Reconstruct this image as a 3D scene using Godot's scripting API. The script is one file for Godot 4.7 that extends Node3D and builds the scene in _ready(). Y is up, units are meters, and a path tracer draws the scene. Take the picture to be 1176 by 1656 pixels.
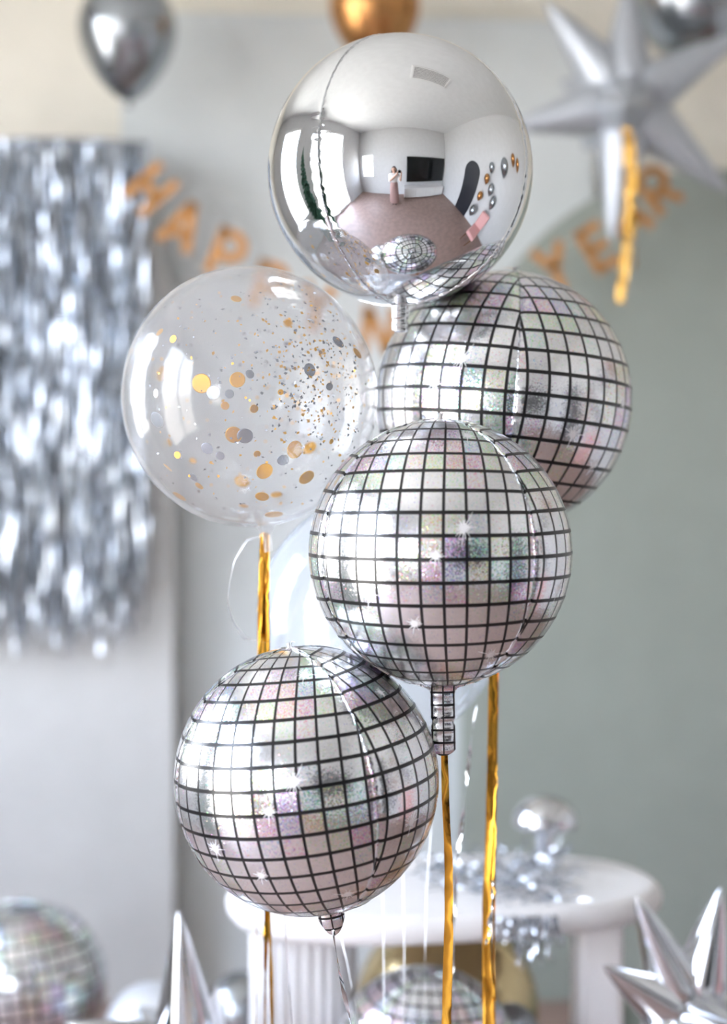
extends Node3D
# A cluster of foil balloons in a bright room decorated for New Year. Camera height 1.45 m, looking along -z.

const EYE := 1.45
const F := 2706.0            # focal length in pixels of the 1176 x 1656 frame
const FRONT_GORE := 1.815    # width in radians of the wide foil panel
const SIDE_GORE := (TAU - FRONT_GORE) / 3.0

var M := {}
var used := {}
var rng := RandomNumberGenerator.new()


# ---------------------------------------------------------------- mesh helpers
class MB:
	var v := PackedVector3Array()
	var n := PackedVector3Array()
	var uv := PackedVector2Array()
	var c := PackedColorArray()
	var ix := PackedInt32Array()
	var tint := Color.WHITE

	func grid(P: PackedVector3Array, U: PackedVector2Array, nu: int, nv: int, wrap := false, poles := false) -> void:
		# P[j * nu + i]; du x dv points outward
		var base := v.size()
		for j in nv:
			for i in nu:
				var ia := (i - 1 + nu) % nu
				var ib := (i + 1) % nu
				if not wrap:
					ia = maxi(i - 1, 0)
					ib = mini(i + 1, nu - 1)
				elif i == 0:
					ia = nu - 2
				elif i == nu - 1:
					ib = 1
				var ja := maxi(j - 1, 0)
				var jb := mini(j + 1, nv - 1)
				var jj := j
				if poles and j == 0: jj = 1
				if poles and j == nv - 1: jj = nv - 2
				var du := P[jj * nu + ib] - P[jj * nu + ia]
				var dv := P[jb * nu + i] - P[ja * nu + i]
				var nn := du.cross(dv)
				nn = nn.normalized() if nn.length_squared() > 1e-18 else Vector3.UP
				v.append(P[j * nu + i])
				n.append(nn)
				uv.append(U[j * nu + i] if U.size() else Vector2(float(i) / (nu - 1), 1.0 - float(j) / (nv - 1)))
				c.append(tint)
		for j in nv - 1:
			for i in nu - 1:
				var a := base + j * nu + i
				var b := a + 1
				var d := a + nu
				var e := d + 1
				ix.append_array(PackedInt32Array([a, e, b, a, d, e]))

	func poly(pts: Array, out: Vector3) -> void:
		var nn: Vector3 = (pts[1] - pts[0]).cross(pts[2] - pts[0])
		if nn.length_squared() < 1e-20: return
		nn = nn.normalized()
		var flip: bool = nn.dot(out) > 0.0
		if not flip: nn = -nn
		var base := v.size()
		for k in pts.size():
			v.append(pts[k])
			n.append(nn)
			uv.append(Vector2(float(k == 1 or k == 2), float(k >= 2)))
			c.append(tint)
		for k in range(1, pts.size() - 1):
			if flip: ix.append_array(PackedInt32Array([base, base + k + 1, base + k]))
			else: ix.append_array(PackedInt32Array([base, base + k, base + k + 1]))

	func box(at: Vector3, size: Vector3, bevel := 0.0, bs := Basis.IDENTITY) -> void:
		var h := size * 0.5
		var b := minf(bevel, minf(h.x, minf(h.y, h.z)) * 0.9)
		var p := func(sx: float, sy: float, sz: float, ax: int) -> Vector3:
			var q := Vector3(sx * (h.x - (0.0 if ax == 0 else b)), sy * (h.y - (0.0 if ax == 1 else b)), sz * (h.z - (0.0 if ax == 2 else b)))
			return at + bs * q
		for s: float in [-1.0, 1.0]:
			poly([p.call(s, -1, -1, 0), p.call(s, 1, -1, 0), p.call(s, 1, 1, 0), p.call(s, -1, 1, 0)], bs * Vector3(s, 0, 0))
			poly([p.call(-1, s, -1, 1), p.call(1, s, -1, 1), p.call(1, s, 1, 1), p.call(-1, s, 1, 1)], bs * Vector3(0, s, 0))
			poly([p.call(-1, -1, s, 2), p.call(1, -1, s, 2), p.call(1, 1, s, 2), p.call(-1, 1, s, 2)], bs * Vector3(0, 0, s))
		if b <= 0.0: return
		for s: float in [-1.0, 1.0]:
			for t: float in [-1.0, 1.0]:
				poly([p.call(s, t, -1, 0), p.call(s, t, 1, 0), p.call(s, t, 1, 1), p.call(s, t, -1, 1)], bs * Vector3(s, t, 0))
				poly([p.call(s, -1, t, 0), p.call(s, 1, t, 0), p.call(s, 1, t, 2), p.call(s, -1, t, 2)], bs * Vector3(s, 0, t))
				poly([p.call(-1, s, t, 1), p.call(1, s, t, 1), p.call(1, s, t, 2), p.call(-1, s, t, 2)], bs * Vector3(0, s, t))
				for w: float in [-1.0, 1.0]:
					poly([p.call(s, t, w, 0), p.call(s, t, w, 1), p.call(s, t, w, 2)], bs * Vector3(s, t, w))

	func lathe(profile: Array, segs: int, at := Vector3.ZERO, bs := Basis.IDENTITY, wob := 0.0, lobes := 2) -> void:
		# profile: Vector2(radius, height) from the bottom up
		var P := PackedVector3Array()
		for q: Vector2 in profile:
			for i in segs + 1:
				var a := TAU * i / segs
				var r := q.x * (1.0 + wob * cos(a * lobes))
				P.append(at + bs * Vector3(r * sin(a), q.y, r * cos(a)))
		grid(P, PackedVector2Array(), segs + 1, profile.size(), true, true)

	func tube(path: Array, radii: Array, segs := 8) -> void:
		var P := PackedVector3Array()
		var a := Vector3.RIGHT
		for j in path.size():
			var t: Vector3 = (path[mini(j + 1, path.size() - 1)] - path[maxi(j - 1, 0)]).normalized()
			if absf(a.dot(t)) > 0.95: a = Vector3.UP if absf(t.y) < 0.9 else Vector3.BACK
			a = (a - t * a.dot(t)).normalized()
			var b := t.cross(a)
			var r: float = radii[mini(j, radii.size() - 1)]
			for i in segs + 1:
				var g := TAU * i / segs
				P.append(path[j] + (a * cos(g) + b * sin(g)) * r)
		grid(P, PackedVector2Array(), segs + 1, path.size(), true)

	func prism(outline: PackedVector2Array, z0: float, z1: float, at := Vector3.ZERO, bs := Basis.IDENTITY, bevel := 0.0) -> void:
		var inner := outline
		if bevel > 0.0:
			var o := Geometry2D.offset_polygon(outline, -bevel)
			if o.size() == 1: inner = o[0]
		var tri := Geometry2D.triangulate_polygon(inner)
		for k in range(0, tri.size(), 3):
			var a := inner[tri[k]]
			var b := inner[tri[k + 1]]
			var d := inner[tri[k + 2]]
			poly([at + bs * Vector3(a.x, a.y, z1), at + bs * Vector3(b.x, b.y, z1), at + bs * Vector3(d.x, d.y, z1)], bs * Vector3(0, 0, 1))
			poly([at + bs * Vector3(a.x, a.y, z0), at + bs * Vector3(b.x, b.y, z0), at + bs * Vector3(d.x, d.y, z0)], bs * Vector3(0, 0, -1))
		var cw := Geometry2D.is_polygon_clockwise(outline)
		for k in outline.size():
			var a := outline[k]
			var b := outline[(k + 1) % outline.size()]
			var e := b - a
			var out := Vector3(e.y, -e.x, 0) * (-1.0 if cw else 1.0)
			poly([at + bs * Vector3(a.x, a.y, z0), at + bs * Vector3(b.x, b.y, z0), at + bs * Vector3(b.x, b.y, z1 - bevel), at + bs * Vector3(a.x, a.y, z1 - bevel)], bs * out)
		if bevel > 0.0 and inner.size() == outline.size():
			var first := 0
			for k in inner.size():
				if inner[k].distance_to(outline[0]) < inner[first].distance_to(outline[0]): first = k
			for k in outline.size():
				var a := outline[k]
				var b := outline[(k + 1) % outline.size()]
				var ai := inner[(k + first) % inner.size()]
				var bi := inner[(k + 1 + first) % inner.size()]
				var e := b - a
				var out := Vector3(e.y, -e.x, 0).normalized() * (-1.0 if cw else 1.0) + Vector3(0, 0, 1)
				poly([at + bs * Vector3(a.x, a.y, z1 - bevel), at + bs * Vector3(b.x, b.y, z1 - bevel), at + bs * Vector3(bi.x, bi.y, z1), at + bs * Vector3(ai.x, ai.y, z1)], bs * out)

	func strip(path: Array, widths: Array, sides: Array, fold := 0.0) -> void:
		# a thin band along a path; sides are the directions across it; fold gives it a shallow ridge
		var P := PackedVector3Array()
		for j in path.size():
			var w: float = widths[mini(j, widths.size() - 1)] * 0.5
			var t: Vector3 = (path[mini(j + 1, path.size() - 1)] - path[maxi(j - 1, 0)]).normalized()
			var s: Vector3 = (sides[j] - t * t.dot(sides[j])).normalized()
			var up := s.cross(t)
			P.append(path[j] - s * w)
			P.append(path[j] + up * w * fold)
			P.append(path[j] + s * w)
		grid(P, PackedVector2Array(), 3, path.size())

	func facets(path: Array, w: float, sides: Array) -> void:
		for j in path.size() - 1:
			var a: Vector3 = path[j]
			var b: Vector3 = path[j + 1]
			var s: Vector3 = sides[j] * w * 0.5
			var s2: Vector3 = sides[j + 1] * w * 0.5
			var out := s.cross(b - a)
			poly([a - s, a + s, b + s2], out)
			poly([a - s, b + s2, b - s2], (s + s2).cross(b - a))

	func done() -> ArrayMesh:
		var arr := []
		arr.resize(Mesh.ARRAY_MAX)
		arr[Mesh.ARRAY_VERTEX] = v
		arr[Mesh.ARRAY_NORMAL] = n
		arr[Mesh.ARRAY_TEX_UV] = uv
		arr[Mesh.ARRAY_COLOR] = c
		arr[Mesh.ARRAY_INDEX] = ix
		var m := ArrayMesh.new()
		m.add_surface_from_arrays(Mesh.PRIMITIVE_TRIANGLES, arr)
		return m


# ---------------------------------------------------------------- scene helpers
func numbered(called: String) -> String:
	var k: int = used.get(called, 0)
	used[called] = k + 1
	return called if k == 0 else "%s_%03d" % [called, k]


func at(px: float, py: float, d: float) -> Vector3:
	return Vector3((px - 588.0) / F * d, EYE - (py - 828.0) / F * d, -d)


func thing(called: String, label: String, category: String, where := Vector3.ZERO, group := "") -> Node3D:
	var o := Node3D.new()
	o.name = numbered(called)
	add_child(o)
	o.position = where
	o.set_meta("label", label)
	o.set_meta("category", category)
	if group: o.set_meta("group", group)
	return o


func part(called: String, mesh: Mesh, m: Material, parent: Node3D, where := Transform3D.IDENTITY) -> MeshInstance3D:
	var o := MeshInstance3D.new()
	o.name = called
	o.mesh = mesh
	o.material_override = m
	o.transform = where
	parent.add_child(o, true)
	return o


func single(called: String, mesh: Mesh, m: Material, label: String, category: String, group := "") -> MeshInstance3D:
	var o := part(numbered(called), mesh, m, self)
	o.set_meta("label", label)
	o.set_meta("category", category)
	if group: o.set_meta("group", group)
	return o


func struct(called: String, mesh: Mesh, m: Material, label: String) -> MeshInstance3D:
	var o := part(called, mesh, m, self)
	o.set_meta("kind", "structure")
	o.set_meta("label", label)
	o.set_meta("category", called.split("_")[0])
	return o


func mat(color: Color, rough := 0.6, metal := 0.0) -> StandardMaterial3D:
	var m := StandardMaterial3D.new()
	m.albedo_color = color
	m.roughness = rough
	m.metallic = metal
	return m


func noise_tex(freq: float, lo: Color, hi: Color, size := 512, sd := 1, oct := 4) -> NoiseTexture2D:
	var fn := FastNoiseLite.new()
	fn.seed = sd
	fn.frequency = freq
	fn.fractal_octaves = oct
	var g := Gradient.new()
	g.set_color(0, lo)
	g.set_color(1, hi)
	var t := NoiseTexture2D.new()
	t.width = size
	t.height = size
	t.seamless = true
	t.noise = fn
	t.color_ramp = g
	return t


func painted(color: Color, rough := 0.75, vary := 0.03) -> StandardMaterial3D:
	var m := mat(color, rough)
	m.albedo_texture = noise_tex(0.012, Color(1 - vary, 1 - vary, 1 - vary), Color.WHITE, 512, 7)
	m.uv1_triplanar = true
	m.uv1_world_triplanar = true
	m.uv1_scale = Vector3(0.7, 0.7, 0.7)
	return m


func clear(color: Color, alpha: float, rough := 0.03) -> StandardMaterial3D:
	var m := mat(Color(color, alpha), rough)
	m.transparency = BaseMaterial3D.TRANSPARENCY_ALPHA
	m.cull_mode = BaseMaterial3D.CULL_DISABLED
	return m


# ---------------------------------------------------------------- the printed disco foil
func disco_textures() -> Array:
	var W := 1024
	var H := 1772
	var cell := 0.1665
	var cu := W / FRONT_GORE * cell      # texels per cell
	var cv := H / PI * cell
	var col := PackedByteArray()
	col.resize(W * H * 3)
	var orm := PackedByteArray()
	orm.resize(W * H * 3)
	var nor := PackedByteArray()
	nor.resize(W * H * 3)
	rng.seed = 5
	var patch := FastNoiseLite.new()
	patch.seed = 3
	patch.frequency = 0.006
	# pools of glitter flakes, 128 for each of 24 hues and 1024 plain ones: tint and tilt
	var pool := 24 * 128 + 1024
	var fr := PackedInt32Array(); fr.resize(pool)
	var fg := PackedInt32Array(); fg.resize(pool)
	var fb := PackedInt32Array(); fb.resize(pool)
	var nx := PackedInt32Array(); nx.resize(pool)
	var ny := PackedInt32Array(); ny.resize(pool)
	for k in pool:
		var hued := k < 24 * 128
		var q := Color.from_hsv(fposmod((k / 128) / 24.0 + rng.randfn() * 0.13, 1.0), rng.randf_range(0.08, 0.4), rng.randf_range(0.88, 0.98)) if hued else Color.from_hsv(0.62, rng.randf_range(0.0, 0.04), rng.randf_range(0.9, 0.97))
		fr[k] = int(q.r * 255)
		fg[k] = int(q.g * 255)
		fb[k] = int(q.b * 255)
		var amp := 15.0 if hued else 4.0
		nx[k] = clampi(int(128 + rng.randfn() * amp), 20, 235)
		ny[k] = clampi(int(128 + rng.randfn() * amp), 20, 235)
	# the holographic foil differs from square to square: hue, and the share of coloured flakes out of 256
	var hue := PackedInt32Array(); hue.resize(32 * 32)
	var share := PackedInt32Array(); share.resize(32 * 32)
	for k in 32 * 32:
		var gx := float(k % 32)
		var gy := float(k / 32)
		hue[k] = posmod(int((patch.get_noise_2d(gx * 28.0, gy * 28.0) * 1.3 + 0.62) * 24.0 + rng.randi_range(-3, 3)), 24)
		share[k] = clampi(int(58.0 + 300.0 * patch.get_noise_2d(gx * 22.0 + 500.0, gy * 22.0)), 8, 120)
	var o := 0
	var B := 4
	for y in H:
		var ry := fposmod((y - H * 0.5) / cv + 0.5, 1.0) - 0.5    # -0.5..0.5, line at 0
		var ly := absf(ry)
		var by := y / B
		var cell_row := int((y - H * 0.5) / cv + 16.0) * 32
		for x in W:
			var rx := fposmod((x - W * 0.5) / cu + 0.5, 1.0) - 0.5
			var lx := absf(rx)
			if ly < 0.074 or lx < 0.058:
				col[o] = 14; col[o + 1] = 14; col[o + 2] = 16
				orm[o] = 255; orm[o + 1] = 70; orm[o + 2] = 0
				nor[o] = 128; nor[o + 1] = 128; nor[o + 2] = 255
			elif (ry > 0 and ly < 0.096) or (rx > 0 and lx < 0.08):
				col[o] = 96; col[o + 1] = 96; col[o + 2] = 100
				orm[o] = 255; orm[o + 1] = 70; orm[o + 2] = 160
				nor[o] = 128; nor[o + 1] = 128; nor[o + 2] = 255
			else:
				var h := ((x / B) * 73856093) ^ (by * 19349663)
				h = (h ^ (h >> 13)) * 1274126177
				h = (h ^ (h >> 16)) & 0xFFFFFF
				var ce := cell_row + int((x - W * 0.5) / cu + 16.0)
				if ((h >> 10) & 255) < share[ce]: h = hue[ce] * 128 + (h & 127)
				else: h = 3072 + (h & 1023)
				col[o] = fr[h]; col[o + 1] = fg[h]; col[o + 2] = fb[h]
				orm[o] = 255; orm[o + 1] = 46; orm[o + 2] = 228
				nor[o] = nx[h]; nor[o + 1] = ny[h]; nor[o + 2] = 250
			o += 3
	# printed sparkles: [angle from the panel's middle, height angle, size in texels]
	for s: Array in [[32.7, 60.0, 62.0], [-16.4, 41.0, 34.0], [18.4, 12.4, 66.0], [6.6, 1.4, 48.0], [-23.8, -15.0, 56.0], [-3.8, -27.2, 50.0], [39.2, -45.0, 64.0], [2.0, -70.0, 40.0]]:
		var ph := deg_to_rad(s[0])
		var th := deg_to_rad(s[1])
		var cx := (0.5 + ph * sqrt(cos(th)) / FRONT_GORE) * W
		var cy := (0.5 - th * (1.0 + 0.05 * ph * ph) / PI) * H
		var paint := func(px: float, py: float) -> void:
			if px < 0 or py < 0 or px >= W or py >= H: return
			var k := (int(py) * W + int(px)) * 3
			col[k] = 236; col[k + 1] = 236; col[k + 2] = 238
			orm[k + 1] = 90; orm[k + 2] = 60
			nor[k] = 128; nor[k + 1] = 128; nor[k + 2] = 255
		var rays := 18
		for r in rays:
			var a := TAU * r / rays + rng.randf_range(-0.1, 0.1)
			var L: float = s[2] * rng.randf_range(0.45, 1.0) * (1.25 if r % 5 == 0 else 0.75)
			for k in int(L * 2):
				var t := k / (L * 2)
				var wd := lerpf(5.5, 1.0, t)
				for w in int(wd * 2) + 1:
					var off := (w - wd) * 0.5
					paint.call(cx + cos(a) * t * L - sin(a) * off, cy + sin(a) * t * L + cos(a) * off)
		for k in 1600:
			var rr: float = s[2] * 0.3 * sqrt(rng.randf())
			var aa := rng.randf() * TAU
			paint.call(cx + cos(aa) * rr, cy + sin(aa) * rr)
	var out := []
	for d: PackedByteArray in [col, orm, nor]:
		var im := Image.create_from_data(W, H, false, Image.FORMAT_RGB8, d)
		out.append(ImageTexture.create_from_image(im))
	return out


# One foil panel (gore) of a round balloon of radius 1, its middle facing +z, with puckers along both seams
func gore(width: float, pucker: float, sd: int, crease := 0.012) -> ArrayMesh:
	var nu := 49
	var nv := 361
	var P := PackedVector3Array()
	var U := PackedVector2Array()
	var fn := FastNoiseLite.new()
	fn.seed = sd
	fn.frequency = 1.0
	for j in nv:
		var th := lerpf(-PI / 2 + 0.002, PI / 2 - 0.002, j / float(nv - 1))
		for i in nu:
			var s := i / float(nu - 1) * 2.0 - 1.0
			s = signf(s) * (1.0 - pow(1.0 - absf(s), 1.7))    # denser at the seams
			var ph := s * width * 0.5
			var e := (width * 0.5 - absf(ph)) * maxf(cos(th), 0.05)
			var r := 1.0 - crease * exp(-e / 0.022)
			var side := 0.0 if s < 0 else 40.0
			var strength := 0.35 + 0.65 * clampf(fn.get_noise_2d(th * 2.2, side) + 0.5, 0.0, 1.0)
			r += pucker * strength * exp(-e / 0.035) * (sin(th * 74.0 + 4.0 * fn.get_noise_2d(th * 5.0, side + 9.0)) + 0.8 * fn.get_noise_2d(th * 30.0, side + 21.0))
			r += pucker * 0.25 * fn.get_noise_2d(th * 2.0 + 3.0, ph * 2.0 + side) * exp(-e / 0.3)
			P.append(Vector3(r * cos(th) * sin(ph), r * sin(th) * 1.012, r * cos(th) * cos(ph)))
			U.append(Vector2(0.5 + ph * sqrt(maxf(cos(th), 0.0)) / FRONT_GORE, 0.5 - th * (1.0 + 0.05 * ph * ph) / PI))
	var b := MB.new()
	b.grid(P, U, nu, nv, false, true)
	return b.done()


func seam_mesh(sd: int) -> ArrayMesh:
	# the thin welded lip that stands out along a seam, wavy, in the plane x = 0 facing +z
	var fn := FastNoiseLite.new()
	fn.seed = sd
	fn.frequency = 1.0
	var P := PackedVector3Array()
	var nv := 200
	for j in nv:
		var th := lerpf(-1.53, 1.53, j / float(nv - 1))
		var x := 0.004 * fn.get_noise_2d(th * 18.0, 2.0)
		var tip := 1.004 + 0.004 * fn.get_noise_2d(th * 22.0, 7.0)
		for q: float in [0.975, tip]:
			P.append(Vector3(x * (q - 0.975) / 0.03, q * sin(th) * 1.012, q * cos(th)))
	var b := MB.new()
	b.grid(P, PackedVector2Array(), 2, nv)
	return b.done()


func foil_ball(t: Node3D, R: float, bs: Basis, m: Material, lip: Material, parts: Dictionary) -> void:
	var sc := bs.scaled_local(Vector3.ONE * R)
	var edges := [FRONT_GORE * 0.5, FRONT_GORE * 0.5 + SIDE_GORE, FRONT_GORE * 0.5 + 2 * SIDE_GORE, -FRONT_GORE * 0.5]
	for k in 4:
		var mid: float = 0.0 if k == 0 else FRONT_GORE * 0.5 + SIDE_GORE * (k - 0.5)
		part("foil_panel", parts.front if k == 0 else parts.side, m, t, Transform3D(sc * Basis(Vector3.UP, mid), Vector3.ZERO))
		part("seam", parts.seam, lip, t, Transform3D(sc * Basis(Vector3.UP, edges[k]), Vector3.ZERO))


func tail_mesh(R: float, w: float, L: float, waist: float) -> ArrayMesh:
	# flat inflation tail hanging from the bottom pole, in the ball's own axes, bottom-up
	var P := PackedVector3Array()
	var U := PackedVector2Array()
	var nv := 26
	var nu := 25
	for j in nv:
		var t := j / float(nv - 1)            # 0 bottom, 1 at the ball
		var y := -R * 0.985 - L * (1.0 - t)
		var ww := w * 0.5
		if t > 0.86: ww *= 1.0 + 2.2 * pow((t - 0.86) / 0.14, 2.0)
		if t < 0.06: ww *= 0.35 + 0.65 * t / 0.06
		if waist > 0.0: ww *= 1.0 - 0.16 * exp(-pow((t - waist) / 0.03, 2.0))
		var dd := ww * (0.36 + 0.05 * sin(t * 40.0))
		if waist <= 0.0:
			ww *= sqrt(clampf(t / 0.55, 0.02, 1.0))
			dd = ww * 0.7
		for i in nu:
			var a := TAU * i / (nu - 1)
			P.append(Vector3(ww * sin(a), y, dd * cos(a)))
			U.append(Vector2(0.5 + (sin(a) * ww if absf(a - PI) > PI / 2 else -sin(a) * ww) / R / FRONT_GORE * 2.0, 0.5 + (1.0 - t) * L / R / PI * 1.75 + 0.01))
	var b := MB.new()
	b.grid(P, U, nu, nv, true)
	return b.done()


func tip_mesh(R: float) -> ArrayMesh:
	var b := MB.new()
	b.lathe([Vector2(0.008, R * 1.0), Vector2(0.003, R * 1.012 + 0.002), Vector2(0.004, R * 1.012 + 0.006), Vector2(0.001, R * 1.012 + 0.008)], 10)
	b.tube([Vector3(0.0, R * 1.02, 0.0), Vector3(0.004, R * 1.02 + 0.007, 0.0), Vector3(0.009, R * 1.02 + 0.005, 0.002)], [0.0012, 0.001, 0.0005], 6)
	return b.done()


func turned(yaw: float, pitch: float, roll: float) -> Basis:
	return Basis(Vector3.RIGHT, deg_to_rad(pitch)) * Basis(Vector3.BACK, deg_to_rad(roll)) * Basis(Vector3.UP, deg_to_rad(yaw))


func latex_balloon(called: String, label: String, m: Material, where: Vector3, R: float, bs: Basis, group := "", long := 1.35) -> Node3D:
	var t := thing(called, label, "balloon", where, group)
	var prof := []
	for k in 33:
		var a := k / 32.0 * PI                      # 0 at the knot, PI at the top
		var y := -cos(a)
		var r := sin(a)
		if y < 0.0:
			y *= long
			r *= 1.0 - 0.32 * pow(-cos(a), 2.0)
		prof.append(Vector2(maxf(r, 0.02) * R, y * R))
	var b := MB.new()
	b.lathe(prof, 40, Vector3.ZERO, bs)
	part("body", b.done(), m, t)
	var k := MB.new()
	var y0 := -long * R
	k.lathe([Vector2(0.012, y0 - 0.018), Vector2(0.013, y0 - 0.016), Vector2(0.005, y0 - 0.007), Vector2(0.008, y0 - 0.002), Vector2(0.006, y0 + 0.003)], 16, Vector3.ZERO, bs)
	part("knot", k.done(), m, t)
	return t


func star_balloon(label: String, where: Vector3, dirs: Array, r0: float, m: Material, group := "") -> Node3D:
	# a burst of foil cones; each entry is a vector from the middle to the tip
	var t := thing("starburst_balloon", label, "balloon", where, group)
	for d: Vector3 in dirs:
		var L := d.length()
		var prof := []
		for k in 15:
			var s := k / 14.0
			var r := r0 * (pow(1.0 - s, 0.8) * (1.0 - 0.12 * s) + 0.03)
			if s < 0.22: r *= 0.62 + 0.38 * sin(s / 0.22 * PI / 2)
			prof.append(Vector2(r if k < 14 else 0.001, lerpf(r0 * 0.35, L, s)))
		var up := d / L
		var sx := up.cross(Vector3(0.3, 0.2, 0.93)).normalized()
		var bs := Basis(sx, up, sx.cross(up))
		var b := MB.new()
		b.lathe(prof, 24, Vector3.ZERO, bs, 0.07, 2)
		part("cone", b.done(), m, t)
	return t


func ribbon(called: String, label: String, category: String, pts: Array, w: float, m: Material, turns: float, jitter: float, sd: int, group := "") -> MeshInstance3D:
	# pts: [px, py, depth, width factor]; a flat foil band that twists and crinkles
	rng.seed = sd
	var cv := Curve3D.new()
	var P := []
	for q: Array in pts: P.append(at(q[0], q[1], q[2]))
	for k in P.size():
		var tan: Vector3 = (P[mini(k + 1, P.size() - 1)] - P[maxi(k - 1, 0)]) * 0.17
		cv.add_point(P[k], -tan, tan)
	var L := cv.get_baked_length()
	var nseg := maxi(12, int(L / 0.012))
	var path := []
	var sides := []
	var wd := []
	var wob := 0.0
	for j in nseg + 1:
		var s := j / float(nseg)
		wob = wob * 0.75 + rng.randfn() * jitter * 2.0
		path.append(cv.sample_baked(s * L))
		var a := turns * TAU * s + wob + 0.25
		sides.append(Vector3(cos(a), 0.0, sin(a)))
		var f := s * (pts.size() - 1)
		var k := mini(int(f), pts.size() - 2)
		wd.append(w * lerpf(pts[k][3] if pts[k].size() > 3 else 1.0, pts[k + 1][3] if pts[k + 1].size() > 3 else 1.0, f - k))
	var b := MB.new()
	b.strip(path, wd, sides, 0.22)
	return single(called, b.done(), m, label, category, group)


# ---------------------------------------------------------------- banner letters
func stroke_letter(strokes: Array, m: Material, parent: Node3D, called: String, xf: Transform3D) -> void:
	# strokes are polylines in a box 0.7 wide and 1 high, centred; a unit is the letter's height
	var b := MB.new()
	var w := 0.19
	for line: Array in strokes:
		for k in line.size() - 1:
			var p: Vector2 = line[k]
			var q: Vector2 = line[k + 1]
			var d := (q - p).normalized()
			var e := w * 0.5 if line.size() == 2 else w * 0.22
			var nrm := Vector2(-d.y, d.x) * w * 0.5
			p -= d * (e - w * 0.5 if line.size() == 2 else e)
			q += d * (e - w * 0.5 if line.size() == 2 else e)
			b.prism(PackedVector2Array([p - nrm, q - nrm, q + nrm, p + nrm]), -0.015, 0.015 + 0.001 * k)
	part(called, b.done(), m, parent, xf)


func arc(cx: float, cy: float, rx: float, ry: float, a0: float, a1: float, n := 10) -> Array:
	var out := []
	for k in n + 1:
		var a := deg_to_rad(lerpf(a0, a1, k / float(n)))
		out.append(Vector2(cx + cos(a) * rx, cy + sin(a) * ry))
	return out


# ---------------------------------------------------------------- the photographer (seen mirrored in the balloons)
func cap_dist(p: Vector3, a: Vector3, b: Vector3, ra: float, rb: float) -> float:
	var ab := b - a
	var h := clampf((p - a).dot(ab) / ab.length_squared(), 0.0, 1.0)
	return (p - a - ab * h).length() - lerpf(ra, rb, h)


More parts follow.
